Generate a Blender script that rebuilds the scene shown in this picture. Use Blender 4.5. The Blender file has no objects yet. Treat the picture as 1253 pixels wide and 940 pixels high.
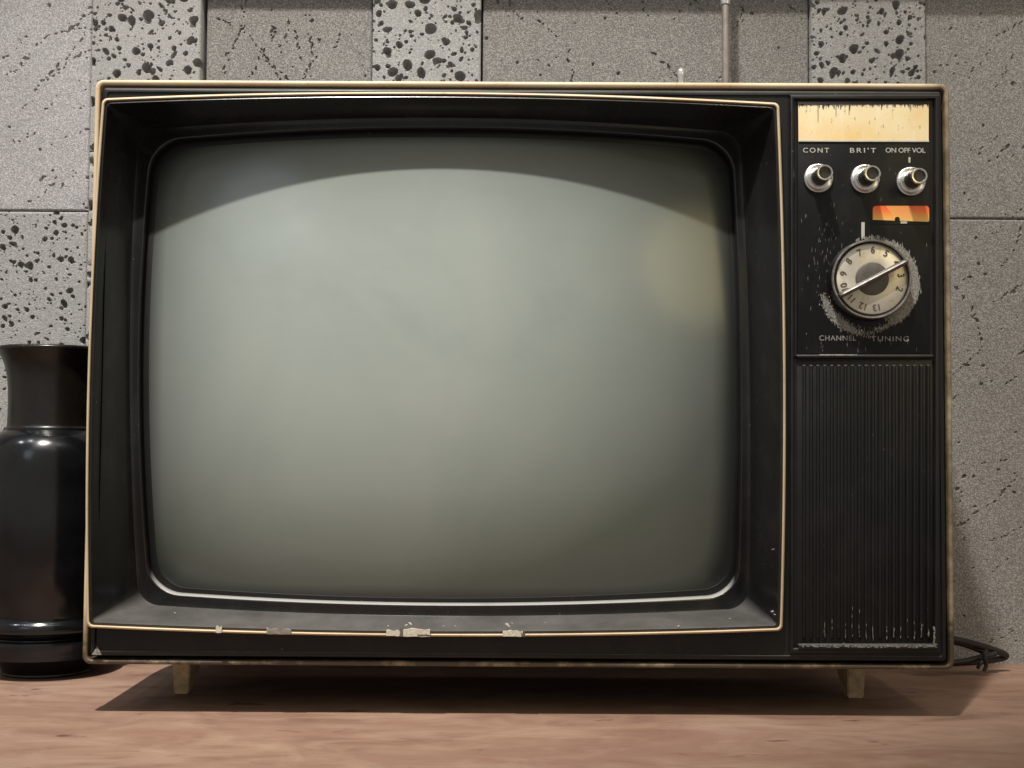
import bpy, bmesh, math, random
import numpy as np
from mathutils import Vector, Matrix

random.seed(7)
rng = np.random.default_rng(11)
S = bpy.context.scene
C = S.collection
R = math.radians

# ------------------------------------------------------------------ camera
F_PX, CX, CY = 1586.0, 626.5, 470.0
PITCH, ROLL = R(2.6), R(0.35)
CAM = Vector((0.0, -0.9, 0.1895))
_f = Vector((0, math.cos(PITCH), math.sin(PITCH)))
_r0 = Vector((1, 0, 0))
_u0 = Vector((0, -math.sin(PITCH), math.cos(PITCH)))
_r = _r0 * math.cos(ROLL) + _u0 * math.sin(ROLL)
_u = _u0 * math.cos(ROLL) - _r0 * math.sin(ROLL)
cd = bpy.data.cameras.new('camera')
cam = bpy.data.objects.new('camera', cd)
C.objects.link(cam)
cd.sensor_width = 36.0
cd.lens = 36.0 * F_PX / 1253.0
cd.clip_start, cd.clip_end = 0.01, 50
m = Matrix((_r, _u, -_f)).transposed().to_4x4()
m.translation = CAM
cam.matrix_world = m
S.camera = cam

# ------------------------------------------------------------------ exposure, world, lamps
S.view_settings.view_transform = 'Standard'
S.view_settings.look = 'None'
S.view_settings.exposure = 0.0
S.view_settings.gamma = 1.0
S.view_settings.use_curve_mapping = False
W = bpy.data.worlds.new('World')
S.world = W
W.use_nodes = True
W.node_tree.nodes['Background'].inputs[0].default_value = (1.0, 0.965, 0.91, 1)
W.node_tree.nodes['Background'].inputs[1].default_value = 0.32


def aim(o, tgt):
    d = Vector(tgt) - o.location
    o.rotation_euler = d.to_track_quat('-Z', 'Y').to_euler()


def spot(name, loc, tgt, power, col, size, blend, radius):
    l = bpy.data.lights.new(name, 'SPOT')
    l.energy, l.color, l.spot_size, l.spot_blend, l.shadow_soft_size = power, col, R(size), blend, radius
    o = bpy.data.objects.new(name, l)
    C.objects.link(o)
    o.location = loc
    aim(o, tgt)
    return o


def area(name, loc, tgt, power, col, sx, sy):
    l = bpy.data.lights.new(name, 'AREA')
    l.shape, l.size, l.size_y = 'RECTANGLE', sx, sy
    l.energy, l.color = power, col
    o = bpy.data.objects.new(name, l)
    C.objects.link(o)
    o.location = loc
    aim(o, tgt)
    return o


spot('key_downlight', (-0.50, -1.50, 3.10), (-0.17, 0.05, 0.40), 640, (1.0, 0.972, 0.925), 20.5, 1.0, 0.045)
spot('added_wall_fill', (-0.42, -1.46, 3.10), (0.46, 0.235, 0.33), 260, (1.0, 0.965, 0.90), 16, 1.0, 0.05)  # added light, brightens the right part of the wall
area('added_bounce_fill', (0.0, -1.7, 2.6), (0, 0, 0.2), 7, (1.0, 0.95, 0.88), 2.4, 1.2)  # added soft fill standing in for ceiling bounce

# small ceiling lamps further along the room: little glints on the glaze, chrome and plastic
for loc, pw, col in (((-1.30, -0.75, 2.45), 7, (0.85, 0.92, 1.0)), ((-0.15, -1.05, 2.5), 6, (1.0, 0.9, 0.78)),
                     ((0.75, -1.2, 2.5), 7, (1.0, 0.88, 0.7)), ((-1.7, -0.55, 2.0), 6, (0.8, 0.9, 1.0))):
    spot('room_lamp', loc, (0, 0, 0.25), pw * 2.5, col, 70, 0.6, 0.065)
# two added dim disk lights behind the camera, for soft reflections in the tube
for name, loc, pw, col, d_ in (('added_warm_reflection', (1.18, -1.45, 0.88), 2.2, (1.0, 0.82, 0.34), 0.62), ('added_cool_reflection', (-1.02, -1.35, 1.06), 1.0, (0.70, 0.85, 1.0), 0.5)):
    o = area(name, loc, (0, 0, 0.28), pw, col, d_, d_)
    o.data.shape = 'DISK'

# ------------------------------------------------------------------ helpers
def P(px, py, Y=0.0):
    """pixel of the photograph -> world point on the plane y = Y"""
    a, b = (px - CX) / F_PX, (CY - py) / F_PX
    X = a * math.cos(ROLL) - b * math.sin(ROLL)
    Z = a * math.sin(ROLL) + b * math.cos(ROLL)
    d = _f + _r0 * X + _u0 * Z
    return CAM + d * ((Y - CAM.y) / d.y)


ORG = {}


def empty(name, loc, label=None, cat=None, group=None, parent=None):
    o = bpy.data.objects.new(name, None)
    C.objects.link(o)
    ORG[o] = Vector(loc)
    o.empty_display_size = 0.02
    if parent:
        o.parent = parent
        o.location = Vector(loc) - ORG[parent]
    else:
        o.location = loc
    tag(o, label, cat, group)
    return o


def tag(o, label=None, cat=None, group=None, kind=None):
    for k, v in (('label', label), ('category', cat), ('group', group), ('kind', kind)):
        if v:
            o[k] = v


def obj(name, mesh, mat, parent=None, origin=None, smooth=True):
    """link a mesh (bmesh in world coordinates, or mesh data) as one object"""
    if origin is None:
        origin = ORG[parent] if parent else Vector((0, 0, 0))
    origin = Vector(origin)
    if isinstance(mesh, bmesh.types.BMesh):
        bm = mesh
        bmesh.ops.translate(bm, vec=-origin, verts=bm.verts)
        bmesh.ops.recalc_face_normals(bm, faces=bm.faces)
        me = bpy.data.meshes.new(name)
        bm.to_mesh(me)
        bm.free()
        if smooth:
            me.polygons.foreach_set('use_smooth', [True] * len(me.polygons))
            me.set_sharp_from_angle(angle=R(38))
    else:
        me = mesh
    o = bpy.data.objects.new(name, me)
    C.objects.link(o)
    if mat and not me.materials:
        me.materials.append(mat)
    ORG[o] = origin
    if parent:
        o.parent = parent
        o.location = origin - ORG[parent]
    else:
        o.location = origin
    return o


def ring_loft(bm, rings, close=True, cap0=False, cap1=False):
    vr = [[bm.verts.new(p) for p in r] for r in rings]
    n = len(rings[0])
    for a, b in zip(vr[:-1], vr[1:]):
        for i in range(n if close else n - 1):
            j = (i + 1) % n
            bm.faces.new((a[i], a[j], b[j], b[i]))
    if cap0:
        bm.faces.new(vr[0])
    if cap1:
        bm.faces.new(vr[-1][::-1])
    return vr


def rrect_uv(rx, ry, ns=20, nc=8):
    """rounded square in [-1,1]^2 with corner radii rx, ry, as (u, v)"""
    pts = []
    cs = [(1 - rx, 1 - ry, 0), (-1 + rx, 1 - ry, 90), (-1 + rx, -1 + ry, 180), (1 - rx, -1 + ry, 270)]
    for k, (cx, cy, a0) in enumerate(cs):
        for i in range(nc + 1):
            a = R(a0 + 90 * i / nc)
            pts.append((cx + rx * math.cos(a), cy + ry * math.sin(a)))
        nx, ny, a1 = cs[(k + 1) % 4]
        e = (nx + rx * math.cos(R(a1)), ny + ry * math.sin(R(a1)))
        s = pts[-1]
        for i in range(1, ns):
            t = i / ns
            pts.append((s[0] + (e[0] - s[0]) * t, s[1] + (e[1] - s[1]) * t))
    return pts


def pxring(TL, TR, BR, BL, bow, rad, Y, ns=20, nc=8, inset=0.0):
    """bowed rounded rectangle given by pixel corners; Y a number or f(x,z); bow = (left, top, right, bottom) px"""
    w = (TR[0] - TL[0] + BR[0] - BL[0]) / 4
    h = (BL[1] - TL[1] + BR[1] - TR[1]) / 4
    out = []
    for u, v in rrect_uv(rad / w, rad / h, ns, nc):
        s, t = (u + 1) / 2, (1 - v) / 2
        x = (TL[0] * (1 - s) + TR[0] * s) * (1 - t) + (BL[0] * (1 - s) + BR[0] * s) * t
        y = (TL[1] * (1 - s) + TR[1] * s) * (1 - t) + (BL[1] * (1 - s) + BR[1] * s) * t
        x += -(1 - v * v) * bow[0] * (1 - s) + (1 - v * v) * bow[2] * s
        y += -(1 - u * u) * bow[1] * (1 - t) + (1 - u * u) * bow[3] * t
        x -= u * inset
        y += v * inset
        if callable(Y):
            p = P(x, y, 0.0)
            for _ in range(3):
                p = P(x, y, Y(p.x, p.z))
        else:
            p = P(x, y, Y)
        out.append(p)
    return out


def pxbox(bm, x0, y0, x1, y1, Yf, Yb, bev=0.0008, seg=2):
    """block with its front face at pixel rectangle x0..x1, y0..y1 on plane Yf, running back to Yb"""
    a, b, c, d = P(x0, y0, Yf), P(x1, y0, Yf), P(x1, y1, Yf), P(x0, y1, Yf)
    return slab(bm, [a, b, c, d], Yb - Yf, bev, seg)


def slab(bm, front, depth, bev=0.0, seg=2):
    fv = [bm.verts.new(p) for p in front]
    bv = [bm.verts.new(Vector(p) + Vector((0, depth, 0))) for p in front]
    n = len(fv)
    fs = [bm.faces.new(fv), bm.faces.new(bv[::-1])]
    for i in range(n):
        fs.append(bm.faces.new((fv[i], bv[i], bv[(i + 1) % n], fv[(i + 1) % n])))
    if bev > 0:
        ed = set(fs[0].edges)
        for f in fs[2:]:
            ed |= set(f.edges)
        ed -= set(fs[1].edges)
        bmesh.ops.bevel(bm, geom=list(ed), offset=bev, segments=seg, affect='EDGES', profile=0.5)
    return bm


def rpoly(x0, y0, x1, y1, r, Y, n=5, skew=0):
    pts = []
    for cx, cy, a0 in ((x1 - r, y0 + r, 0), (x0 + r, y0 + r, 90), (x0 + r, y1 - r, 180), (x1 - r, y1 - r, 270)):
        for i in range(n + 1):
            a = R(a0 + 90 * i / n)
            pts.append(P(cx + r * math.cos(a), cy - r * math.sin(a), Y))
    return pts


def lathe(bm, prof, axis_o, axis='Z', n=64, cap=True):
    """prof: list of (radius, offset along axis)"""
    rings = []
    for r, t in prof:
        rg = []
        for i in range(n):
            a = 2 * math.pi * i / n
            if axis == 'Z':
                rg.append(axis_o + Vector((r * math.cos(a), r * math.sin(a), t)))
            else:
                rg.append(axis_o + Vector((r * math.cos(a), t, r * math.sin(a))))
        rings.append(rg)
    ring_loft(bm, rings, cap0=cap and prof[0][0] > 0, cap1=cap and prof[-1][0] > 0)
    return bm


def tube(bm, pts, rad, n=10, cap=True):
    rings = []
    up = Vector((0.13, 0.31, 0.94)).normalized()
    for i, p in enumerate(pts):
        d = (Vector(pts[min(i + 1, len(pts) - 1)]) - Vector(pts[max(i - 1, 0)])).normalized()
        s = d.cross(up).normalized()
        t = s.cross(d)
        r = rad[i] if isinstance(rad, (list, tuple)) else rad
        rings.append([Vector(p) + s * (r * math.cos(2 * math.pi * k / n)) + t * (r * math.sin(2 * math.pi * k / n)) for k in range(n)])
    ring_loft(bm, rings, cap0=cap, cap1=cap)


def spline(ctrl, n=12):
    out = []
    c = [Vector(p) for p in ctrl]
    for i in range(len(c) - 1):
        p0, p1, p2, p3 = c[max(i - 1, 0)], c[i], c[i + 1], c[min(i + 2, len(c) - 1)]
        for k in range(n):
            t = k / n
            out.append(0.5 * ((2 * p1) + (p2 - p0) * t + (2 * p0 - 5 * p1 + 4 * p2 - p3) * t * t + (3 * p1 - p0 - 3 * p2 + p3) * t ** 3))
    out.append(c[-1])
    return out


def text_mesh(txt, height, xscale=1.3, depth=0.0002, spacing=1.0, bold=0.0):
    cu = bpy.data.curves.new('lettering', 'FONT')
    cu.body = txt
    cu.align_x, cu.align_y = 'CENTER', 'CENTER'
    cu.size = height / 0.70
    cu.extrude = depth
    cu.offset = bold
    cu.space_character = spacing
    t = bpy.data.objects.new('lettering', cu)
    C.objects.link(t)
    bpy.context.view_layer.update()
    dg = bpy.context.evaluated_depsgraph_get()
    me = bpy.data.meshes.new_from_object(t.evaluated_get(dg))
    bpy.data.objects.remove(t)
    bpy.data.curves.remove(cu)
    for v in me.vertices:
        x, y, z = v.co
        v.co = (x * xscale, -z, y)
    me.materials.clear()
    return me


# ------------------------------------------------------------------ materials
def srgb(r, g, b):
    f = lambda c: (c / 255 / 12.92) if c <= 10 else ((c / 255 + 0.055) / 1.055) ** 2.4
    return (f(r), f(g), f(b), 1)


class NT:
    def __init__(s, name):
        s.m = bpy.data.materials.new(name)
        s.m.use_nodes = True
        s.t = s.m.node_tree
        s.b = s.t.nodes['Principled BSDF']
        s.co = s.t.nodes.new('ShaderNodeTexCoord').outputs['Object']

    def link(s, a, b):
        s.t.links.new(a, b)

    def mapping(s, scale=(1, 1, 1), rot=(0, 0, 0), src=None):
        n = s.t.nodes.new('ShaderNodeMapping')
        n.inputs['Scale'].default_value = scale
        n.inputs['Rotation'].default_value = rot
        s.link(src or s.co, n.inputs[0])
        return n.outputs[0]

    def noise(s, scale, detail=4, rough=0.55, dist=0.0, src=None):
        n = s.t.nodes.new('ShaderNodeTexNoise')
        n.inputs['Scale'].default_value = scale
        n.inputs['Detail'].default_value = detail
        n.inputs['Roughness'].default_value = rough
        n.inputs['Distortion'].default_value = dist
        s.link(src or s.co, n.inputs['Vector'])
        return n.outputs['Fac']

    def ramp(s, fac, stops):
        n = s.t.nodes.new('ShaderNodeValToRGB')
        e = n.color_ramp.elements
        while len(e) < len(stops):
            e.new(0.5)
        for k, (p, c) in enumerate(stops):
            e[k].position = p
            e[k].color = c if len(c) == 4 else (*c, 1)
        s.link(fac, n.inputs[0])
        return n.outputs[0]

    def mix(s, fac, a, b, mode='MIX'):
        n = s.t.nodes.new('ShaderNodeMix')
        n.data_type = 'RGBA'
        n.blend_type = mode
        for v, i in ((fac, 0), (a, 6), (b, 7)):
            if hasattr(v, 'is_linked') or hasattr(v, 'links'):
                s.link(v, n.inputs[i])
            else:
                n.inputs[i].default_value = v
        return n.outputs[2]

    def maprange(s, v, a, b, c, d):
        n = s.t.nodes.new('ShaderNodeMapRange')
        for k, x in enumerate((a, b, c, d)):
            n.inputs[k + 1].default_value = x
        s.link(v, n.inputs[0])
        return n.outputs[0]

    def bump(s, h, dist=0.0005, strength=0.5):
        n = s.t.nodes.new('ShaderNodeBump')
        n.inputs['Strength'].default_value = strength
        n.inputs['Distance'].default_value = dist
        s.link(h, n.inputs['Height'])
        s.link(n.outputs[0], s.b.inputs['Normal'])

    def set(s, **k):
        for n, v in k.items():
            i = s.b.inputs[n.replace('_', ' ')]
            if hasattr(v, 'links'):
                s.link(v, i)
            else:
                i.default_value = v
        return s


def g(v):
    return (v, v, v, 1)


def black_plastic(name, base=0.009, r0=0.28, r1=0.5, dust=0.35, spec=0.34, dust_shine=0.6, dust_shine_col=(0.165, 0.154, 0.143, 1)):
    n = NT(name)
    big = n.noise(18, 5, 0.6)
    fine = n.noise(900, 3, 0.6)
    streak = n.noise(34, 6, 0.7, src=n.mapping((1.4, 1.4, 0.8)))
    d = n.mix(n.maprange(streak, 0.48, 0.85, 0.0, dust * 0.6), (base, base * 0.97, base * 0.92, 1), (0.060, 0.055, 0.048, 1))
    geo = n.t.nodes.new('ShaderNodeNewGeometry')
    sp_ = n.t.nodes.new('ShaderNodeSeparateXYZ')
    n.link(geo.outputs['Normal'], sp_.inputs[0])
    up = n.t.nodes.new('ShaderNodeMath')
    up.operation = 'MULTIPLY'
    n.link(n.maprange(sp_.outputs['Z'], 0.35, 0.85, 0, dust_shine), up.inputs[0])
    n.link(n.maprange(n.noise(30, 6, 0.6), 0.3, 0.65, 0.55, 1.0), up.inputs[1])
    d = n.mix(up.outputs[0], d, dust_shine_col)
    spk = n.maprange(n.noise(420, 2, 0.5), 0.74, 0.80, 0.0, 0.5)
    d = n.mix(spk, d, (0.2, 0.19, 0.17, 1))
    n.set(Base_Color=d, Roughness=n.maprange(big, 0.3, 0.7, r0, r1), Specular_IOR_Level=spec)
    n.bump(fine, 0.00012, 0.35)
    return n.m


M = {}
M['black'] = black_plastic('black_plastic')
M['bezel'] = black_plastic('satin_black_bezel', 0.011, 0.18, 0.32, 0.5, 0.5, 0.72)
M['lip'] = black_plastic('glossy_black_lip', 0.010, 0.16, 0.26, 0.4, 0.6, 1.5, (0.40, 0.385, 0.36, 1))  # pale colour on upward faces paints in the lip's highlight line
M['panel'] = black_plastic('worn_black_panel', 0.005, 0.3, 0.5, 0.35, 0.28)
M['gasket'] = black_plastic('rubber_gasket', 0.006, 0.45, 0.6, 0.05)


def cream(name, grime_shade):
    n = NT(name)
    a = n.noise(14, 5, 0.6)
    b = n.noise(180, 4, 0.7)
    c = n.mix(n.maprange(a, 0.35, 0.7, 0, 1), srgb(222, 202, 169), srgb(198, 172, 136))
    c = n.mix(n.maprange(b, 0.60, 0.78, 0, 0.6), c, srgb(140, 110, 76))
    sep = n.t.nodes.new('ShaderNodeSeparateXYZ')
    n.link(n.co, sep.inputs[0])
    low = n.maprange(sep.outputs['Z'], 0.075, 0.045, 0.0, 0.9)  # shade painted in along with grime: darker at the bottom and right edge
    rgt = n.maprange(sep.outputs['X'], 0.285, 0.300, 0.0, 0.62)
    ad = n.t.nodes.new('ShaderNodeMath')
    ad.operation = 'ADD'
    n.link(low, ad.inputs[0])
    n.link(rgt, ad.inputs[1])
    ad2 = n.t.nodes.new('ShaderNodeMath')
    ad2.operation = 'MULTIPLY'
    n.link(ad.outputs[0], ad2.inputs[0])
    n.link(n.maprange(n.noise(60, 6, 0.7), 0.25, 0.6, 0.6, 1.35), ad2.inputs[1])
    if grime_shade:
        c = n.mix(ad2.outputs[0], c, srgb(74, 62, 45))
    n.set(Base_Color=c, Roughness=0.42)
    n.bump(b, 0.0002, 0.3)
    return n.m


M['cream'] = cream('grimy_shaded_cream', True)
M['trim'] = cream('aged_cream_plastic', False)


def dull_cream():
    n = NT('dusty_cream_plastic')
    b = n.noise(160, 5, 0.7)
    c = n.mix(n.maprange(b, 0.4, 0.72, 0, 0.8), srgb(214, 190, 148), srgb(140, 118, 86))
    n.set(Base_Color=c, Roughness=0.55)
    return n.m


M['foot'] = dull_cream()


def screen_mat():
    n = NT('grey_green_picture_tube')
    a = n.noise(7.0, 4, 0.55, 0.6)
    dustn = n.noise(26, 8, 0.75, 0.8, src=n.mapping((0.7, 1, 1.4)))
    c = n.mix(n.maprange(a, 0.3, 0.7, 0, 1), (0.262, 0.298, 0.270, 1), (0.325, 0.352, 0.318, 1))
    c = n.mix(n.maprange(dustn, 0.42, 0.75, 0, 0.22), c, (0.37, 0.37, 0.34, 1))
    # soft dark border, following the tube's rounded outline
    sep = n.t.nodes.new('ShaderNodeSeparateXYZ')
    n.link(n.co, sep.inputs[0])

    def mth(op, a_, b_=None, c_=None):
        q = n.t.nodes.new('ShaderNodeMath')
        q.operation = op
        for i, v in enumerate((a_, b_, c_)):
            if v is None:
                continue
            if hasattr(v, 'links'):
                n.link(v, q.inputs[i])
            else:
                q.inputs[i].default_value = v
        return q.outputs[0]
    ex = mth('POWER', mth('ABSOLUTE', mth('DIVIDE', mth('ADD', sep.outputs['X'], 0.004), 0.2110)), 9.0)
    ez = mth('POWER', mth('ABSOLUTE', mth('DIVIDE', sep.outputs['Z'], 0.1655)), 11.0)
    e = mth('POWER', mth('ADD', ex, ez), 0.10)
    # light falloff painted into the tube colour, darkening away from the upper left
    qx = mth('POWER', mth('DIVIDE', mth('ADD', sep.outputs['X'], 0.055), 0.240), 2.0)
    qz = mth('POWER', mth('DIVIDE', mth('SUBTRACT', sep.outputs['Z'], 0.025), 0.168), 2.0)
    light_falloff = n.maprange(mth('ADD', qx, qz), 0.08, 1.25, 0.0, 0.80)
    c = n.mix(light_falloff, c, (0.052, 0.060, 0.044, 1))
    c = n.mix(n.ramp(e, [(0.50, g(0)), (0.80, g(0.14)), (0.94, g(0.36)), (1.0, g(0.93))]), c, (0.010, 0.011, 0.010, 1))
    n.set(Base_Color=c, Roughness=0.6, Coat_Weight=1.0, Coat_Roughness=0.16)
    n.b.inputs['Specular IOR Level'].default_value = 0.2
    return n.m


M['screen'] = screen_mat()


def plain(name, col, rough=0.5, metal=0.0, var=0.2, sc=120):
    n = NT(name)
    a = n.noise(sc, 5, 0.65)
    d = tuple(x * (1 - var) for x in col[:3]) + (1,)
    n.set(Base_Color=n.mix(n.maprange(a, 0.35, 0.65, 0, 1), d, col), Roughness=rough, Metallic=metal)
    return n.m


def chrome(name, col=(0.75, 0.73, 0.70, 1), r=0.16, dirt=0.35):
    n = NT(name)
    a = n.noise(260, 5, 0.65)
    c = n.mix(n.maprange(a, 0.5, 0.75, 0, dirt), col, (0.18, 0.14, 0.10, 1))
    n.set(Base_Color=c, Metallic=1.0, Roughness=n.maprange(a, 0.3, 0.75, r, r + 0.25))
    return n.m


M['chrome'] = chrome('worn_chrome')
M['rod'] = plain('dull_antenna_metal', (0.36, 0.31, 0.27, 1), 0.35, 0.5, 0.3, 90)
M['tip'] = plain('bright_nickel', (0.75, 0.73, 0.70, 1), 0.2, 0.6, 0.3, 200)
M['bar'] = plain('scratched_bar_metal', (0.24, 0.22, 0.20, 1), 0.45, 0.6, 0.5, 260)
M['rim'] = plain('rubbed_rim_metal', (0.34, 0.32, 0.29, 1), 0.4, 0.5, 0.6, 200)


M['ink'] = plain('faded_white_print', (0.62, 0.58, 0.50, 1), 0.6, 0, 0.5, 900)
M['ink2'] = plain('rubbed_grey_print', (0.36, 0.34, 0.30, 1), 0.6, 0, 0.75, 500)
M['scuff'] = plain('bare_worn_plastic', (0.36, 0.335, 0.295, 1), 0.7, 0, 0.7, 700)
M['white'] = plain('white_mark', (0.55, 0.53, 0.48, 1), 0.6)
M['dark_ink'] = plain('dark_numeral_print', (0.09, 0.06, 0.035, 1), 0.5)
M['hub'] = plain('grey_dial_hub', (0.13, 0.115, 0.10, 1), 0.5, 0.3, 0.3, 300)
M['cord'] = plain('black_cord_rubber', (0.02, 0.016, 0.015, 1), 0.45)
M['gap'] = plain('dark_joint', (0.03, 0.028, 0.025, 1), 0.9)


def nameplate():
    n = NT('brushed_gold_plate')
    a = n.noise(40, 5, 0.6, src=n.mapping((4, 1, 0.6)))
    big = n.noise(22, 3, 0.5)
    c = n.mix(n.maprange(big, 0.35, 0.65, 0, 1), (0.93, 0.82, 0.54, 1), (0.88, 0.62, 0.28, 1))
    c = n.mix(n.maprange(a, 0.55, 0.8, 0, 0.5), c, (0.95, 0.91, 0.76, 1))
    sp = n.noise(260, 5, 0.7, src=n.mapping((1.6, 1, 0.7)))
    c = n.mix(n.maprange(sp, 0.60, 0.70, 0, 0.8), c, (0.25, 0.17, 0.08, 1))
    n.set(Base_Color=c, Roughness=0.38, Metallic=0.1)
    return n.m


M['nameplate'] = nameplate()


def dial_metal():
    n = NT('spun_brass_dial')
    a = n.noise(50, 4, 0.6)
    st = n.noise(120, 4, 0.7)
    c = n.mix(n.maprange(a, 0.35, 0.65, 0, 1), (0.70, 0.66, 0.57, 1), (0.68, 0.59, 0.44, 1))
    c = n.mix(n.maprange(st, 0.55, 0.75, 0, 0.7), c, (0.36, 0.24, 0.11, 1))
    n.set(Base_Color=c, Metallic=0.6, Roughness=0.36, Anisotropic=0.7)
    tg = n.t.nodes.new('ShaderNodeTangent')
    tg.direction_type, tg.axis = 'RADIAL', 'Y'
    n.link(tg.outputs[0], n.b.inputs['Tangent'])
    return n.m


M['dial'] = dial_metal()


def sticker():
    n = NT('orange_sticker')
    sep = n.t.nodes.new('ShaderNodeSeparateXYZ')
    n.link(n.co, sep.inputs[0])
    c = n.ramp(n.maprange(sep.outputs['Z'], -0.006, 0.006, 0, 1),
               [(0.0, (0.85, 0.58, 0.18)), (0.3, (0.92, 0.45, 0.09)), (0.7, (0.95, 0.20, 0.05)), (1.0, (0.90, 0.12, 0.035))])
    # lighter slanted wedge printed on it
    v = n.t.nodes.new('ShaderNodeMath'); v.operation = 'MULTIPLY_ADD'
    n.link(sep.outputs['Z'], v.inputs[0]); v.inputs[1].default_value = 0.75; n.link(sep.outputs['X'], v.inputs[2])
    w = n.maprange(v.outputs[0], -0.0062, -0.0058, 0, 1)
    w2 = n.maprange(v.outputs[0], 0.0095, 0.0105, 1, 0)
    mm = n.t.nodes.new('ShaderNodeMath'); mm.operation = 'MULTIPLY'
    n.link(w, mm.inputs[0]); n.link(w2, mm.inputs[1])
    sc = n.t.nodes.new('ShaderNodeMath'); sc.operation = 'MULTIPLY'
    n.link(mm.outputs[0], sc.inputs[0]); sc.inputs[1].default_value = 0.55
    c = n.mix(sc.outputs[0], c, (0.90, 0.48, 0.14, 1))
    n.set(Base_Color=c, Roughness=0.4)
    return n.m


M['sticker'] = sticker()


def stone(name, c0, c1, seed=0.0, grain=0.55):
    n = NT(name)
    mp = n.t.nodes.new('ShaderNodeMapping')
    mp.inputs['Location'].default_value = (seed, seed * 1.7, seed * 0.6)
    n.link(n.co, mp.inputs[0])
    v = mp.outputs[0]
    big = n.noise(11, 6, 0.65, src=v)
    mid = n.noise(120, 5, 0.7, src=v)
    fine = n.noise(820, 3, 0.8, src=v)
    spk = n.noise(330, 2, 0.6, src=v)
    c = n.mix(n.maprange(big, 0.3, 0.7, 0, 1), c0, c1)
    c = n.mix(n.maprange(fine, 0.43, 0.58, min(0.75, grain * 1.25), 0.0), c, tuple(x * 0.40 for x in c0[:3]) + (1,))
    c = n.mix(n.maprange(spk, 0.62, 0.70, 0, 0.55), c, tuple(x * 0.42 for x in c0[:3]) + (1,))
    c = n.mix(n.maprange(fine, 0.52, 0.66, 0, 0.38), c, tuple(min(1, x * 1.75) for x in c1[:3]) + (1,))
    c = n.mix(n.maprange(mid, 0.55, 0.8, 0, 0.35), c, tuple(x * 0.6 for x in c1[:3]) + (1,))
    n.set(Base_Color=c, Roughness=0.9)
    n.b.inputs['Specular IOR Level'].default_value = 0.25
    n.bump(fine, 0.0011, 0.9)
    return n.m


M['stone_a'] = stone('pale_pitted_basalt', (0.46, 0.445, 0.425, 1), (0.415, 0.402, 0.385, 1), 1.0, 0.35)
M['stone_b'] = stone('grey_basalt', (0.315, 0.297, 0.277, 1), (0.345, 0.325, 0.303, 1), 4.0, 0.6)
M['stone_c'] = stone('lilac_grey_basalt', (0.53, 0.505, 0.51, 1), (0.485, 0.465, 0.455, 1), 8.0, 0.5)
M['stone_d'] = stone('warm_grey_basalt', (0.37, 0.352, 0.330, 1), (0.405, 0.386, 0.362, 1), 13.0, 0.6)


def wood():
    n = NT('pink_brown_wood')
    st = n.mapping((0.55, 2.6, 1))
    warp = n.noise(3.2, 5, 0.6, 0.8, src=st)
    grain = n.noise(13, 8, 0.62, 1.2, src=n.mapping((0.8, 1.9, 1), (0, 0, 0.25)))
    fine = n.noise(240, 5, 0.65, 0.3, src=n.mapping((0.12, 1.6, 1)))
    blot = n.noise(11, 6, 0.65, 1.2, src=n.mapping((1.0, 1.7, 1)))
    c = n.ramp(grain, [(0.26, (0.165, 0.088, 0.062)), (0.47, (0.315, 0.188, 0.130)), (0.72, (0.415, 0.272, 0.195))])
    c = n.mix(n.maprange(warp, 0.42, 0.62, 0, 0.7), c, (0.27, 0.155, 0.108, 1))
    c = n.mix(n.maprange(blot, 0.48, 0.66, 0, 0.5), c, (0.43, 0.292, 0.215, 1))
    c = n.mix(n.maprange(fine, 0.5, 0.7, 0, 0.35), c, (0.17, 0.10, 0.08, 1))
    knot = n.noise(26, 4, 0.55, 0.5, src=n.mapping((0.9, 2.4, 1)))
    c = n.mix(n.maprange(knot, 0.66, 0.72, 0, 0.8), c, (0.12, 0.05, 0.038, 1))
    vo_ = n.t.nodes.new('ShaderNodeTexVoronoi')
    vo_.inputs['Scale'].default_value = 15
    wob = n.t.nodes.new('ShaderNodeMixRGB')
    wob.inputs[0].default_value = 0.02
    n.link(n.mapping((0.55, 1.5, 1)), wob.inputs[1])
    nz = n.t.nodes.new('ShaderNodeTexNoise')
    nz.inputs['Scale'].default_value = 60
    n.link(n.co, nz.inputs['Vector'])
    n.link(nz.outputs['Color'], wob.inputs[2])
    n.link(wob.outputs[0], vo_.inputs['Vector'])
    c = n.mix(n.maprange(vo_.outputs['Distance'], 0.06, 0.11, 0.75, 0.0), c, (0.09, 0.035, 0.025, 1))
    n.set(Base_Color=c, Roughness=0.55)
    n.b.inputs['Specular IOR Level'].default_value = 0.3
    n.bump(grain, 0.0012, 0.4)
    return n.m


M['wood'] = wood()


def glaze(name, base, r, brown=0.0):
    n = NT(name)
    a = n.noise(24, 5, 0.65)
    c = n.mix(n.maprange(a, 0.42, 0.7, 0, 1), base, (0.012, 0.008, 0.005, 1) if brown else (0.008, 0.008, 0.009, 1))
    n.set(Base_Color=c, Roughness=n.maprange(n.noise(40, 4, 0.6), 0.3, 0.7, r, r + 0.1), Specular_IOR_Level=0.6)
    return n.m


M['glaze'] = glaze('black_glaze', (0.003, 0.003, 0.0035, 1), 0.13)
M['glaze_neck'] = glaze('brown_black_glaze', (0.004, 0.0035, 0.003, 1), 0.24, 1)

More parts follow.
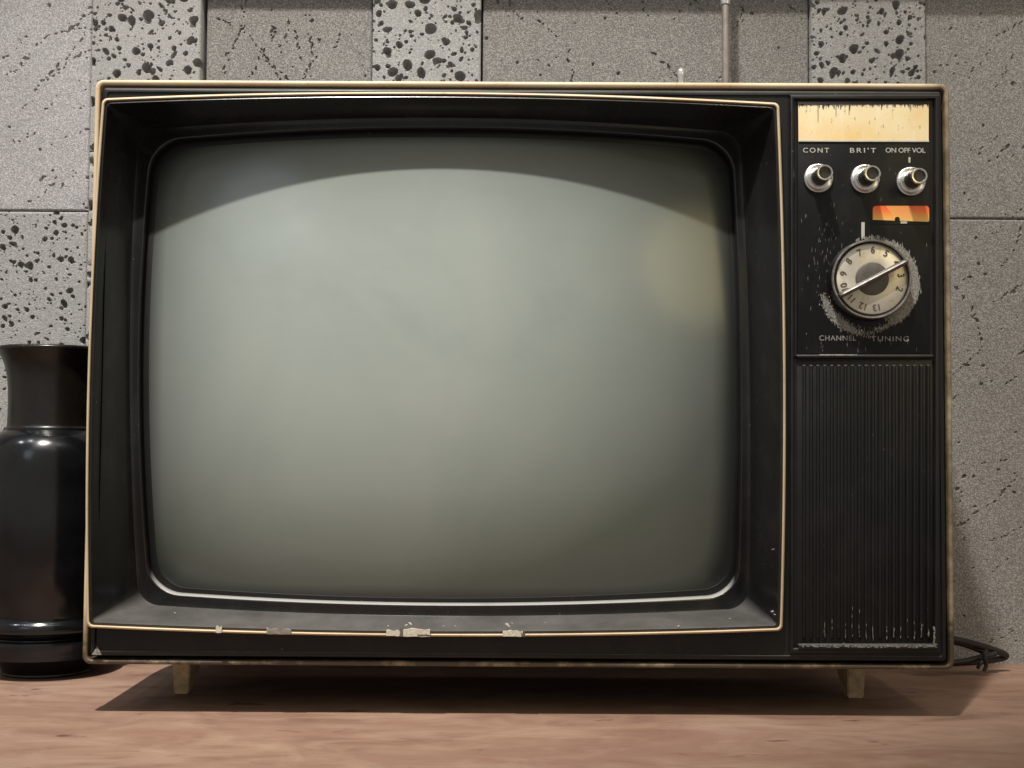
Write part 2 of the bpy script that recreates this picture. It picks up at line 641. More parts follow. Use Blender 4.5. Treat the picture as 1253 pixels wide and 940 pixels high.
# ------------------------------------------------------------------ the setting: table and stone wall
WY = 0.235            # face of the recessed stones
tb = empty('wooden_tabletop', (0, 0, 0), 'wide pinkish brown wooden tabletop under the old television', 'table')
bm = bmesh.new()
bmesh.ops.create_cube(bm, size=1, matrix=Matrix.Translation((0, -0.14, -0.025)) @ Matrix.Diagonal((2.6, 0.80, 0.05, 1)))
bmesh.ops.bevel(bm, geom=[e for e in bm.edges if all(v.co.z > -0.01 for v in e.verts)], offset=0.004, segments=2, affect='EDGES')
obj('table_board', bm, M['wood'], tb)


def make_pits(x0, x1, z0, z1, kind, dens=1.0, size=1.0):
    """list of pits: (x, z, a, b, angle, depth, harmonics)"""
    A = (x1 - x0) * (z1 - z0)
    out = []
    px = 0.0007

    def add(x, z, a, b, ang, d):
        out.append((x, z, a, b, ang, d, rng.uniform(0, 6.28, 3), rng.uniform(0.01, 0.11, 3)))
    if kind == 'pitted':
        for n, lo, hi in ((3300, 3.6, 7.4), (7000, 2.2, 3.6), (17000, 0.85, 1.9)):
            big = []
            for _ in range(int(n * A * dens)):
                for _try in range(12):
                    x, z = rng.uniform(x0, x1), rng.uniform(z0, z1)
                    if all((x - q[0]) ** 2 + (z - q[1]) ** 2 > (1.05 * (q[2] + lo * px)) ** 2 for q in big[-400:]):
                        break
                a = lo + (hi - lo) * rng.random() ** 1.7
                a *= px * size
                b = a * rng.uniform(0.62, 1.0) * (0.7 if rng.random() < 0.2 else 1)
                ang = rng.uniform(0, 3.14)
                add(x, z, a, b, ang, min(0.0095, 2.4 * b + 0.0004))
                big.append((x, z, a))
                if rng.random() < 0.22:   # a second lobe
                    t = rng.uniform(0, 6.28)
                    add(x + a * math.cos(t), z + a * math.sin(t), a * 0.6, b * 0.55, ang, min(0.008, 1.8 * b))
    else:
        for _ in range(int(1900 * A * dens)):
            a = (0.85 + 2.2 * rng.random() ** 4) * px
            add(rng.uniform(x0, x1), rng.uniform(z0, z1), a, a * rng.uniform(0.6, 1), rng.uniform(0, 3), 1.3 * a)
        for _ in range(max(2, int(620 * A * dens))):      # dotted cracks
            x, z = rng.uniform(x0, x1), rng.uniform(z0, z1)
            ang = rng.choice([0.6, 0.75, 0.5, 0.65, 0.55, 0.9] if x0 < -0.3 or x0 > 0.35 else [-0.75, -0.85, -0.65, -0.8, 0.9, 1.3]) + rng.normal(0, 0.12)
            long_ = rng.random() < 0.28
            L = rng.uniform(0.045, 0.12) if long_ else 0.006 + 0.03 * rng.random()
            t = 0
            while t < L:
                a = (0.78 + 0.9 * rng.random() ** 3) * px
                lon = a * (1 + 2.4 * rng.random() ** 1.5)
                if rng.random() < 0.8:
                    add(x + rng.normal(0, 0.0011), z + rng.normal(0, 0.0005), lon, a, ang + rng.normal(0, 0.45), 1.6 * a + 0.0006)
                st = 0.0014 + rng.exponential(0.0018 if long_ else 0.0032)
                ang += rng.normal(0, 0.16)
                x += st * math.cos(ang)
                z += st * math.sin(ang)
                t += st
        if kind == 'cluster':
            for _ in range(int(2600 * A)):
                q = rng.normal(0, 0.02, 2)
                x, z = x0 + 0.68 * (x1 - x0) + q[0] + 0.5 * q[1], z0 + 0.17 * (z1 - z0) + 1.6 * q[1]
                a = rng.uniform(0.9, 2.8) * px
                add(x, z, a, a * rng.uniform(0.5, 0.9), rng.uniform(0.5, 1.4), 1.3 * a)
    return out


def tile(x0, x1, z0, z1, Yf, kind, mat, step, parent, dens=1.0, size=1.0, label=None):
    nx, nz = max(2, int((x1 - x0) / step) + 1), max(2, int((z1 - z0) / step) + 1)
    xs, zs = np.linspace(x0, x1, nx), np.linspace(z0, z1, nz)
    D = np.zeros((nz, nx))
    for (x, z, a, b, ang, d, ph, am) in make_pits(x0, x1, z0, z1, kind, dens, size):
        if a < step * 0.9:
            continue
        rr = a * 1.7 + step
        i0, i1 = np.searchsorted(xs, (x - rr, x + rr))
        j0, j1 = np.searchsorted(zs, (z - rr, z + rr))
        if i1 <= i0 or j1 <= j0:
            continue
        gx, gz = np.meshgrid(xs[i0:i1] - x, zs[j0:j1] - z)
        u = (gx * math.cos(ang) + gz * math.sin(ang)) / a
        v = (-gx * math.sin(ang) + gz * math.cos(ang)) / b
        r = np.hypot(u, v)
        th = np.arctan2(v, u)
        r = r / (1 + am[0] * np.sin(2 * th + ph[0]) + 0.5 * am[1] * np.sin(3 * th + ph[1]) + 0.25 * am[2] * np.sin(5 * th + ph[2]))
        p = d * np.clip(1 - r ** 4, 0, 1) ** 0.7
        D[j0:j1, i0:i1] = np.maximum(D[j0:j1, i0:i1], p)
    # rough edge: wear along the rim
    gx, gz = np.meshgrid(xs, zs)
    ed = np.minimum(np.minimum(gx - x0, x1 - gx), np.minimum(gz - z0, z1 - gz))
    D += np.clip(0.0012 - ed, 0, 0.0012) * 0.9
    D += 0.00015 * np.sin(gx * 61 + 1.3 * np.sin(gz * 47)) * np.sin(gz * 53 + gx * 17)
    co = np.stack([gx, Yf + D, gz], -1).reshape(-1, 3)
    idx = np.arange(nx * nz).reshape(nz, nx)
    quads = np.stack([idx[:-1, :-1], idx[:-1, 1:], idx[1:, 1:], idx[1:, :-1]], -1).reshape(-1, 4)
    # sides of the stone
    loop = np.concatenate([idx[0, :], idx[1:, -1], idx[-1, -2::-1], idx[-2:0:-1, 0]])
    back = co[loop].copy()
    back[:, 1] = WY + 0.02
    bi = np.arange(len(loop)) + len(co)
    sq = np.stack([loop, bi, np.roll(bi, -1), np.roll(loop, -1)], -1)
    co = np.concatenate([co, back])
    quads = np.concatenate([quads, sq])
    me = bpy.data.meshes.new('stone_panel')
    me.vertices.add(len(co))
    me.vertices.foreach_set('co', co.ravel())
    me.loops.add(quads.size)
    me.loops.foreach_set('vertex_index', quads.ravel().astype(np.int32))
    me.polygons.add(len(quads))
    me.polygons.foreach_set('loop_start', (np.arange(len(quads)) * 4).astype(np.int32))
    me.polygons.foreach_set('use_smooth', np.ones(len(quads), bool))
    me.update(calc_edges=True)
    me.validate()
    me.set_sharp_from_angle(angle=R(60))
    o = obj('stone_panel', me, mat, parent, origin=ORG[parent])
    if label:
        o['label'] = label
    return o


wall = empty('stone_wall', (0, 0, 0), 'grey volcanic stone wall of smooth and pitted panels behind the television', 'wall')
bm = bmesh.new()
bmesh.ops.create_cube(bm, size=1, matrix=Matrix.Translation((0, WY + 0.045, 0.6)) @ Matrix.Diagonal((2.6, 0.06, 1.35, 1)))
obj('wall_backing', bm, M['gap'], wall)
X = lambda p, Y=WY: P(p, 50, Y).x
xe = [-1.25, X(-150), X(115), X(251), X(456), X(590), X(990), X(1131), X(1420), 1.25]
zj_l, zj_r = P(50, 260, WY).z, P(1220, 268, WY).z
ztop, zmid, zbot = 0.90, P(600, 190, WY).z, -0.04
PR = 0.0065                       # how far the pitted columns stand out
FINE, COARSE = 0.0005, 0.0022
gp = 0.0006
zf = 0.625                        # top of the finely built rows


def strip(k, zs, kinds, steps, mats, Ys, gl=gp, gr=gp, dens=1.0, size=1.0):
    for i in range(len(zs) - 1):
        tile(xe[k] + gl, xe[k + 1] - gr, zs[i] + gp, zs[i + 1] - gp, Ys[i], kinds[i], mats[i], steps[i], wall, dens, size)


a, b, c_ = M['stone_a'], M['stone_b'], M['stone_c']
strip(0, [zbot, zj_l, ztop], ['pitted', 'plain'], [COARSE, COARSE], [a, c_], [WY - PR, WY - PR])
strip(1, [zbot, zj_l, zf, ztop], ['pitted', 'plain', 'plain'], [FINE, FINE, COARSE], [a, c_, c_], [WY - PR, WY - PR, WY], gr=0.00015, size=0.78)
strip(2, [zbot, zmid, zf, ztop], ['pitted', 'pitted', 'plain'], [COARSE, FINE, COARSE], [a, a, b], [WY - PR, WY - PR - 0.0004, WY], gl=0.00015, gr=0.0022)
strip(3, [zbot, zmid, zf, ztop], ['plain', 'plain', 'plain'], [COARSE, FINE, COARSE], [b, b, b], [WY, WY, WY], gl=0.0014)
strip(4, [zbot, zmid, zf, ztop], ['pitted', 'pitted', 'plain'], [COARSE, FINE, COARSE], [a, a, b], [WY - PR, WY - PR, WY], gr=0.0010)
strip(5, [zbot, zmid, zf, ztop], ['plain', 'plain', 'plain'], [COARSE, FINE, COARSE], [b, b, b], [WY, WY, WY])
strip(6, [zbot, zmid, zf, ztop], ['pitted', 'pitted', 'plain'], [COARSE, FINE, COARSE], [a, a, b], [WY - PR, WY - PR, WY])
strip(7, [zbot, zj_r, zf, ztop], ['plain', 'cluster', 'plain'], [FINE, FINE, COARSE], [M['stone_d'], M['stone_d'], M['stone_d']], [WY, WY, WY])
strip(8, [zbot, zj_r, ztop], ['plain', 'pitted'], [COARSE, COARSE], [b, a], [WY, WY])

# ledge just above the picture; it throws the dark band along the top of the wall
bm = bmesh.new()
bmesh.ops.create_cube(bm, size=1, matrix=Matrix.Translation((0, 0.2105, 0.642 + 0.02)) @ Matrix.Diagonal((2.5, 0.048, 0.04, 1)))
bmesh.ops.bevel(bm, geom=bm.edges[:], offset=0.001, segments=1, affect='EDGES')
lg = obj('wall_ledge', bm, M['stone_b'])
tag(lg, 'narrow grey stone ledge running along the wall above the television', 'ledge')

# ------------------------------------------------------------------ the television
tv = empty('television', (0, 0.09, 0), 'old black and cream television set with convex grey picture tube, dial and chrome knobs', 'television')

# cabinet: a cream shell open at the front
TL, TR, BR, BL = (116, 97), (1162, 102), (1168.5, 820), (100, 813)
NB = (0, 0, 0, 0)
ringc = lambda inset, Y, rad: pxring(TL, TR, BR, BL, NB, rad, Y, 24, 8, inset)


def solid_ring(inset, Y, rad):
    """same outline in world units (from the front plane), moved straight back to depth Y"""
    return [Vector((p.x, Y, p.z)) for p in ringc(inset, 0.0, rad)]


bm = bmesh.new()
ring_loft(bm, [solid_ring(8, 0.165, 8), solid_ring(2.6, 0.155, 10), solid_ring(1.6, 0.14, 10), solid_ring(1.6, 0.0105, 10), solid_ring(6.0, 0.0105, 6), solid_ring(6.0, 0.150, 5)],
          cap0=True, cap1=True)
cab = obj('cabinet', bm, M['black'], tv)
bm = bmesh.new()
ring_loft(bm, [solid_ring(1.4, 0.0125, 10), solid_ring(0, 0.0120, 10), solid_ring(0, 0.0016, 10), solid_ring(0.6, 0.0006, 10),
               solid_ring(2.2, 0.0, 9), solid_ring(4.2, 0.0, 7), solid_ring(5.6, 0.0006, 6), solid_ring(6.2, 0.0018, 5), solid_ring(6.2, 0.0125, 5)])
obj('cabinet_trim', bm, M['cream'], cab)

# picture tube surface: a dome
RS, YC = 0.80, 0.003
sc0 = P(541, 446, 0.02)


def Ys(x, z):
    d2 = (x - sc0.x) ** 2 + (z - sc0.z) ** 2
    return YC + RS - math.sqrt(max(1e-6, RS * RS - d2))


# bezel: rings from the cream trim inwards
tC = [(125, 120.5), (953.5, 126), (957.5, 772), (106, 768)]
tB = (8, 10.5, 6, 9)
cC = [(170, 160), (905, 163), (915, 744), (170, 739)]       # crease behind the splayed walls
cB = (11, 17, 7, 12)
lC = [(185, 172), (897, 174), (904, 731), (182, 727)]       # lip round the tube
lB = (15, 18, 7, 13)
sC = [(197, 184), (887, 186), (893, 719), (195, 717)]       # visible edge of the tube
sB = (14, 18, 9, 14)
TY = -0.0105


def pr(Cn, B, rad, Y, inset=0):
    return pxring(*Cn, B, rad, Y, 28, 10, inset)


hole = [Vector((p.x, -0.0012, p.z)) for p in pxring(*tC, tB, 6, TY, 24, 8, 2.5)]
PANEL_HOLE = [hole, [Vector((p.x, 0.012, p.z)) for p in hole]]

# front panel: black slab inside the shell with rounded edges
bm = bmesh.new()
ring_loft(bm, [solid_ring(10.2, 0.12, 4), solid_ring(10.2, 0.0015, 4), solid_ring(10.9, -0.0005, 4), solid_ring(12.5, -0.0018, 3.5), solid_ring(14.0, -0.0022, 3),
               solid_ring(16.5, -0.0022, 3), solid_ring(17.2, -0.0012, 3), solid_ring(18.5, -0.0012, 3)] + PANEL_HOLE)
fp = obj('front_panel', bm, M['black'], tv)

bm = bmesh.new()
ring_loft(bm, [
    [Vector((p.x, 0.006, p.z)) for p in pr(tC, tB, 6, TY, 1.5)],
    pr(tC, tB, 6, TY + 0.0032, 0.6),
    pr(tC, tB, 5, TY + 0.0022, 2.9),
    pr(tC, tB, 5, TY + 0.0010, 4.8),
    pr(tC, tB, 5, TY + 0.0006, 6.4),
    pr(tC, tB, 5, TY + 0.0018, 7.8),
    pr(tC, tB, 6, TY + 0.0040, 9.0),
    [a_.lerp(b_, 0.45) for a_, b_ in zip(pr(tC, tB, 6, TY + 0.0040, 9.0), pr(cC, cB, 26, lambda x, z: Ys(x, z) - 0.012))],
    [a_.lerp(b_, 0.86) for a_, b_ in zip(pr(tC, tB, 6, TY + 0.0040, 9.0), pr(cC, cB, 26, lambda x, z: Ys(x, z) - 0.012))],
    pr(cC, cB, 24, lambda x, z: Ys(x, z) - 0.0106, -0.2),
    pr(cC, cB, 24, lambda x, z: Ys(x, z) - 0.0102, 1.2),
    [a_.lerp(b_, 0.5) for a_, b_ in zip(pr(cC, cB, 24, lambda x, z: Ys(x, z) - 0.0100, 1.2), pr(lC, lB, 36, lambda x, z: Ys(x, z) - 0.0098, -0.6))],
    pr(lC, lB, 36, lambda x, z: Ys(x, z) - 0.0097, -0.6),
])
bez = obj('bezel', bm, M['bezel'], tv)
bm = bmesh.new()
ring_loft(bm, [
    pr(lC, lB, 36, lambda x, z: Ys(x, z) - 0.0088, -0.7),
    pr(lC, lB, 36, lambda x, z: Ys(x, z) - 0.0096, -0.4),
    pr(lC, lB, 36, lambda x, z: Ys(x, z) - 0.0092, 0.9),
    pr(lC, lB, 36, lambda x, z: Ys(x, z) - 0.0080, 2.2),
    pr(lC, lB, 36, lambda x, z: Ys(x, z) - 0.0058, 3.4),
    pr(lC, lB, 36, lambda x, z: Ys(x, z) - 0.0025, 4.2),
    pr(lC, lB, 36, lambda x, z: Ys(x, z) + 0.0040, 5.2),
])
obj('screen_lip', bm, M['lip'], bez)

# cream trim lip round the bezel
bm = bmesh.new()
rr = []
for ins, dy in ((0.8, 0.0046), (0.0, 0.0030), (0.2, 0.0012), (0.9, 0.0002), (1.8, -0.0003), (2.8, 0.0002), (3.4, 0.0012), (3.6, 0.0026)):
    rr.append(pr(tC, tB, 6.5 - ins * 0.4, TY + dy, ins))
ring_loft(bm, rr)
trim = obj('bezel_trim', bm, M['trim'], bez)

# chips and tape scraps on the lower trim
chipmat = plain('torn_pale_tape', (0.62, 0.57, 0.46, 1), 0.55, 0, 0.35, 500)
chipdark = plain('brown_glue_stain', (0.13, 0.10, 0.075, 1), 0.6)


def trim_xy(x):
    s = (x - 106) / (957.5 - 106)
    u = 2 * s - 1
    return 768 + (772 - 768) * s + (1 - u * u) * 9


def scrap(x0, x1, up, dn, mat, th=0.0006, name='tape_scrap'):
    bm = bmesh.new()
    pts = []
    n = 7
    for i in range(n):
        x = x0 + (x1 - x0) * i / (n - 1)
        pts.append((x + random.uniform(-.8, .8), trim_xy(x) - up + random.uniform(-1.6, 2.4)))
    for i in range(n)[::-1]:
        x = x0 + (x1 - x0) * i / (n - 1)
        pts.append((x + random.uniform(-.8, .8), trim_xy(x) + dn + random.uniform(-1.2, 0.3)))
    slab(bm, [P(x, y, TY - 0.0008 - th) for x, y in pts], th + 0.0012, 0.0002, 1)
    return obj(name, bm, mat, bez)


scrap(473, 490, 6.5, 0.3, chipmat)
scrap(493, 526, 8.5, 0.8, chipmat, 0.0009)
scrap(616, 640, 7.5, 0.4, chipmat)
scrap(326, 356, 7.5, 0.6, plain('grey_glue_scrap', (0.30, 0.26, 0.21, 1), 0.5, 0, 0.5, 300), 0.0009)
scrap(264, 272, 7.5, 0.8, chipmat, 0.0007)
scrap(489.5, 493.5, 8.8, 0.5, chipdark, 0.0012, 'glue_stain')
scrap(638, 643, 5, 0.3, chipdark, 0.0010, 'glue_stain')
scrap(510, 527, 3.4, -0.8, chipdark, 0.0013, 'glue_stain')
# small white flecks lying on the bezel's lower shelf
for (x, y, w_) in ((497, 765, 4), (502, 763, 3), (621, 765, 5), (626, 762, 2.5), (543, 766, 2), (557, 766, 2), (667, 762, 1.6), (475, 766, 2), (945, 748, 2.6), (948, 752, 2), (893, 757, 1.6), (830, 766, 2), (946, 672, 2.4), (214, 750, 1.5)):
    bm = bmesh.new()
    q = P(x, y, TY + 0.0008)
    bmesh.ops.create_icosphere(bm, subdivisions=1, radius=0.0003 * w_, matrix=Matrix.Translation(q) @ Matrix.Rotation(R(random.uniform(-40, 40)), 4, 'Y') @ Matrix.Diagonal((1.5, 0.4, 0.5, 1)))
    for v in bm.verts:
        v.co += Vector((random.uniform(-1, 1), 0, random.uniform(-1, 1))) * 0.00012 * w_
    obj('paint_fleck', bm, M['white'], bez)

# gasket: dark rubber between lip and tube
bm = bmesh.new()
ring_loft(bm, [pr(lC, lB, 36, lambda x, z: Ys(x, z) - 0.0008, 3.6), pr(sC, sB, 32, lambda x, z: Ys(x, z) - 0.0008, -1.5),
               pr(sC, sB, 32, lambda x, z: Ys(x, z) - 0.0004, 0.0), pr(sC, sB, 32, lambda x, z: Ys(x, z) + 0.0010, 0.8)])
obj('screen_gasket', bm, M['gasket'], bez)

# screen
bm = bmesh.new()
rings = []
outer = pr(sC, sB, 32, lambda x, z: Ys(x, z), -1.2)
for k in range(0, 15):
    t = 1 - k / 15
    rg = []
    for p in outer:
        x, z = sc0.x + (p.x - sc0.x) * t, sc0.z + (p.z - sc0.z) * t
        rg.append(Vector((x, Ys(x, z), z)))
    rings.append(rg)
vr = ring_loft(bm, rings)
cv = bm.verts.new((sc0.x, Ys(sc0.x, sc0.z), sc0.z))
for i in range(len(vr[-1])):
    bm.faces.new((vr[-1][i], vr[-1][(i + 1) % len(vr[-1])], cv))
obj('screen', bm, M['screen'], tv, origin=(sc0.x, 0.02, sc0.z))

# ---- right hand side: raised border, control panel, speaker grille
FY = -0.0012
bm = bmesh.new()


def frame(bm, o, i, Yf, Yb, bev=0.0005):
    (x0, y0, x1, y1), (a0, b0, a1, b1) = o, i
    ins = bev * 1762
    def q(x0, y0, x1, y1, Y): return [P(x0, y0, Y), P(x1, y0, Y), P(x1, y1, Y), P(x0, y1, Y)]
    ring_loft(bm, [q(x0, y0, x1, y1, Yb), q(x0, y0, x1, y1, Yf + bev), q(x0 + ins, y0 + ins, x1 - ins, y1 - ins, Yf),
                   q(a0 - ins, b0 - ins, a1 + ins, b1 + ins, Yf), q(a0, b0, a1, b1, Yf + bev), q(a0, b0, a1, b1, Yb)])


frame(bm, (966.5, 116, 1150, 799), (972, 121.5, 1143.5, 793), -0.0042, FY + 0.001, 0.0009)
obj('panel_border', bm, M['black'], tv)

dc = P(1067, 344, -0.0016)
bm = bmesh.new()
pxbox(bm, 976, 124, 1138.5, 433.5, -0.0028, FY + 0.001, 0.0006)
ctl = obj('control_panel', bm, M['panel'], tv, origin=(dc.x, -0.0028, dc.z))
CYF = -0.0028

bm = bmesh.new()
pxbox(bm, 974.5, 434, 1143, 438.5, -0.0050, FY + 0.001, 0.0010, 3)
obj('panel_ledge', bm, M['black'], tv)

# nameplate
bm = bmesh.new()
slab(bm, [P(977, 129, CYF - 0.0006), P(1136.5, 128, CYF - 0.0006), P(1136.5, 173.5, CYF - 0.0006), P(977, 173, CYF - 0.0006)], 0.0007, 0.0001, 1)
npc = P(1057, 151, CYF)
npl = obj('nameplate', bm, M['nameplate'], ctl, origin=npc)
bm = bmesh.new()      # bright lower rim of the plate
slab(bm, [P(977, 171.6, CYF - 0.0009), P(1137, 172.0, CYF - 0.0009), P(1137, 173.8, CYF - 0.0009), P(977, 173.4, CYF - 0.0009)], 0.0006, 0.0001, 1)
obj('plate_rim', bm, M['white'], npl)
bm = bmesh.new()      # flaked upper edge of the plate
for _ in range(190):
    x = random.uniform(977, 1136)
    h = random.expovariate(1 / 1.5) + 0.6
    w = random.uniform(0.5, 2.6)
    h = min(h, 9)
    Yq = CYF - 0.00075
    f = [bm.verts.new(P(x - w / 2, 127.8, Yq)), bm.verts.new(P(x + w / 2, 127.8, Yq)), bm.verts.new(P(x + w * 0.15, 128 + h, Yq)), bm.verts.new(P(x - w * 0.2, 128 + h * 0.9, Yq))]
    bm.faces.new(f)
for (x, h) in ((1001, 22), (1023, 15), (1039, 13)):
    f = [bm.verts.new(P(x - 0.45, 128, CYF - 0.0008)), bm.verts.new(P(x + 0.45, 128, CYF - 0.0008)), bm.verts.new(P(x + 0.3, 128 + h, CYF - 0.0008)), bm.verts.new(P(x - 0.3, 128 + h, CYF - 0.0008))]
    bm.faces.new(f)
obj('flaked_edge', bm, chipdark, npl)


def letter(txt, px, py, hpx, wpx, mat, parent, Y, spacing=1.0):
    me = text_mesh(txt, hpx / 1762, 1.0, 0.00012, spacing, 0.00003)
    xs = [v.co.x for v in me.vertices]
    zs_ = [v.co.z for v in me.vertices]
    k = (wpx / 1762) / (max(xs) - min(xs))
    kz = (hpx / 1762) / (max(zs_) - min(zs_))
    cx, cz = (max(xs) + min(xs)) / 2, (max(zs_) + min(zs_)) / 2
    for v in me.vertices:
        v.co.x = (v.co.x - cx) * k
        v.co.z = (v.co.z - cz) * kz
    return obj('lettering', me, mat, parent, origin=P(px, py, Y))


LY = CYF - 0.00015
letter('CONT', 998.5, 184, 6.0, 32, M['ink'], ctl, LY, 1.35)
letter("BRI'T", 1056, 184, 6.0, 32, M['ink'], ctl, LY, 1.35)
letter('ON OFF VOL', 1108, 184, 6.0, 49, M['ink'], ctl, LY, 0.95)
letter('CHANNEL', 1025, 413.8, 6.2, 45, M['ink2'], ctl, LY, 1.1)
letter('TUNING', 1089, 414.6, 6.2, 46, M['ink2'], ctl, LY, 1.2)


def mark(x0, y0, x1, y1, mat=M['white'], Y=LY, name='index_mark'):
    bm = bmesh.new()
    slab(bm, [P(x0, y0, Y), P(x1, y0, Y), P(x1, y1, Y), P(x0, y1, Y)], 0.0002)
    return obj(name, bm, mat, ctl)


mark(1054, 272, 1058, 292)
mark(1111.7, 192.5, 1114.0, 199)
# orange sticker
bm = bmesh.new()
pts = rpoly(1068, 252, 1137, 273, 4, LY - 0.0001, 4)
slab(bm, pts, 0.0002)
st = obj('sticker', bm, M['sticker'], ctl, origin=P(1102, 262.5, LY))
bm = bmesh.new()
slab(bm, [P(1067, 269.0, LY - 0.0002), P(1137.5, 271.5, LY - 0.0002), P(1137.5, 274.5, LY - 0.0002), P(1067, 274.5, LY - 0.0002)], 0.0002)
for k in range(1):
    slab(bm, [P(1098 + 3.2 * math.cos(t), 268.5 - 3.2 * math.sin(t), LY - 0.00025) for t in [i * math.pi / 5 for i in range(10)]], 0.0002)
obj('scraped_edge', bm, M['panel'], st)
mark(1102, 271.0, 1110, 273.6, M['white'], LY - 0.0005)

# wear on the control panel: scraped crescents round the dial and faint upright scratches
bm = bmesh.new()


def stroke(x, y, w, h, tilt=0.0, Y=LY + 0.00004):
    f = [(x - w / 2, y), (x, y - h / 2), (x + w / 2, y), (x + tilt, y + h / 2)]
    Y -= random.random() * 0.0002
    bm.faces.new([bm.verts.new(P(px_, py_, Y)) for px_, py_ in f])


for _ in range(26000):
    ang = random.uniform(0, 360)
    # centre of the rubbed circle and its width by direction (0 = right, 90 = up)
    def lobe(c, w): return max(0.0, 1 - abs((ang - c + 180) % 360 - 180) / w)
    d = max(0.8 * lobe(2, 78) ** 0.7, 0.55 * lobe(226, 36) ** 1.0, 0.10 * lobe(290, 45), 0.10 * lobe(85, 30))
    if random.random() > d:
        continue
    rad = random.gauss(55.5, 1.6) if lobe(228, 45) <= 0 else random.gauss(61.5, 2.6)
    if lobe(5, 75) > 0:
        rad = 44 + 12.0 * random.random() + random.expovariate(1 / 0.8)
    x, y = 1067 + rad * math.cos(R(ang)), 347 - rad * math.sin(R(ang))
    k_ = 1.7 if lobe(2, 62) > 0 else 1.0
    stroke(x, y, k_ * random.uniform(0.5, 1.4), k_ * random.uniform(1.0, 4.2), random.uniform(-.4, .4))
for _ in range(110):
    x, y = random.uniform(980, 1136), random.uniform(178, 430)
    if random.random() < 0.5:
        x, y = random.gauss(1015, 14), random.gauss(310, 22)
        if not 979 < x < 1136:
            continue
    stroke(x, y, random.uniform(0.25, 0.55), random.uniform(1.5, 9), random.uniform(-.8, .8))
for _ in range(14):
    stroke(random.uniform(985, 1130), random.uniform(396, 431), random.uniform(0.3, 0.7), random.uniform(2, 9), 0)
obj('scuff_marks', bm, M['scuff'], ctl)
bm = bmesh.new()
pxbox(bm, 1003, 433.6, 1049, 435.6, -0.0053, -0.0040, 0.0002, 1)
obj('worn_edge', bm, M['scuff'], ctl)

# three chrome knobs
knob_me = {}


def knob(px, py, turn):
    o = P(px, py, CYF - 0.0002)
    k = empty('knob', o, parent=tv)
    s = 1 / 1762
    if not knob_me:
        bm = bmesh.new()
        lathe(bm, [(18.2 * s, 0.0006), (18.4 * s, -0.0010), (17.6 * s, -0.0019), (16.4 * s, -0.0022), (15.2 * s, -0.0018), (13.0 * s, -0.0012), (11.0 * s, -0.0016), (10.6 * s, -0.0030), (10.2 * s, -0.0050)], Vector((0, 0, 0)), 'Y', 40)
        knob_me['d'] = bm
        bm2 = bmesh.new()
        lathe(bm2, [(10.4 * s, -0.0048), (9.6 * s, -0.0130), (9.4 * s, -0.0178)], Vector((0, 0, 0)), 'Y', 36)
        knob_me['c'] = bm2
        bm3 = bmesh.new()
        lathe(bm3, [(9.4 * s, -0.0176), (9.9 * s, -0.0186), (9.8 * s, -0.0200), (9.2 * s, -0.0206), (7.6 * s, -0.0205), (7.0 * s, -0.0197), (6.8 * s, -0.0186)], Vector((0, 0, 0)), 'Y', 36)
        knob_me['e'] = bm3
        bm4 = bmesh.new()
        lathe(bm4, [(7.0 * s, -0.0187), (4.6 * s, -0.0176), (2.0 * s, -0.0181), (0.8 * s, -0.0183)], Vector((0, 0, 0)), 'Y', 30)
        knob_me['f'] = bm4
    for nm, key, mt in (('knob_dish', 'd', M['chrome']), ('knob_shaft', 'c', M['knobdark']), ('knob_cap', 'e', M['chrome']), ('knob_socket', 'f', M['knobdark'])):
        b2 = knob_me[key].copy()
        bmesh.ops.rotate(b2, cent=(0, 0, 0), matrix=Matrix.Rotation(R(turn), 3, 'Y'), verts=b2.verts)
        bmesh.ops.translate(b2, vec=o, verts=b2.verts)
        obj(nm, b2, mt, k)
    return k


M['knobdark'] = chrome('smoked_chrome', (0.075, 0.07, 0.065, 1), 0.3, 0.5)
knob(1001, 218.5, 0)
knob(1058, 219.5, 40)
kb = knob(1114, 222.5, 90)

# channel dial
s = 1 / 1762
do = P(1061.2, 344.2, CYF)
dial = empty('channel_dial', do, parent=tv)
bm = bmesh.new()
lathe(bm, [(49.4 * s, 0.0005), (49.4 * s, -0.0030), (48.6 * s, -0.0085), (47.8 * s, -0.0108), (46.8 * s, -0.0117), (45.9 * s, -0.0112), (45.2 * s, -0.0095), (44.0 * s, -0.0080), (30 * s, -0.0080)], do, 'Y', 96)
dr = obj('dial_ring', bm, M['bezel'], dial)
bm = bmesh.new()
lathe(bm, [(48.4 * s, -0.0106), (48.0 * s, -0.0116), (47.2 * s, -0.0122), (46.2 * s, -0.0121), (45.7 * s, -0.0113)], do, 'Y', 96, cap=False)
obj('ring_edge', bm, M['rim'], dr)
fc = P(1067, 341.3, CYF - 0.0088)
bm = bmesh.new()
lathe(bm, [(43.2 * s, 0.0012), (43.2 * s, -0.0003), (42.4 * s, -0.0006), (19 * s, -0.0002)], fc, 'Y', 96)
obj('dial_face', bm, M['dial'], dial, origin=fc)
bm = bmesh.new()
lathe(bm, [(20.4 * s, 0.0004), (20.0 * s, -0.0012), (18.8 * s, -0.0016), (9 * s, -0.0017)], fc, 'Y', 48)
obj('dial_hub', bm, M['hub'], dial)
seq = ['2', '3', '4', '5', '6', '7', '8', '9', '10', '11', '12', '13']
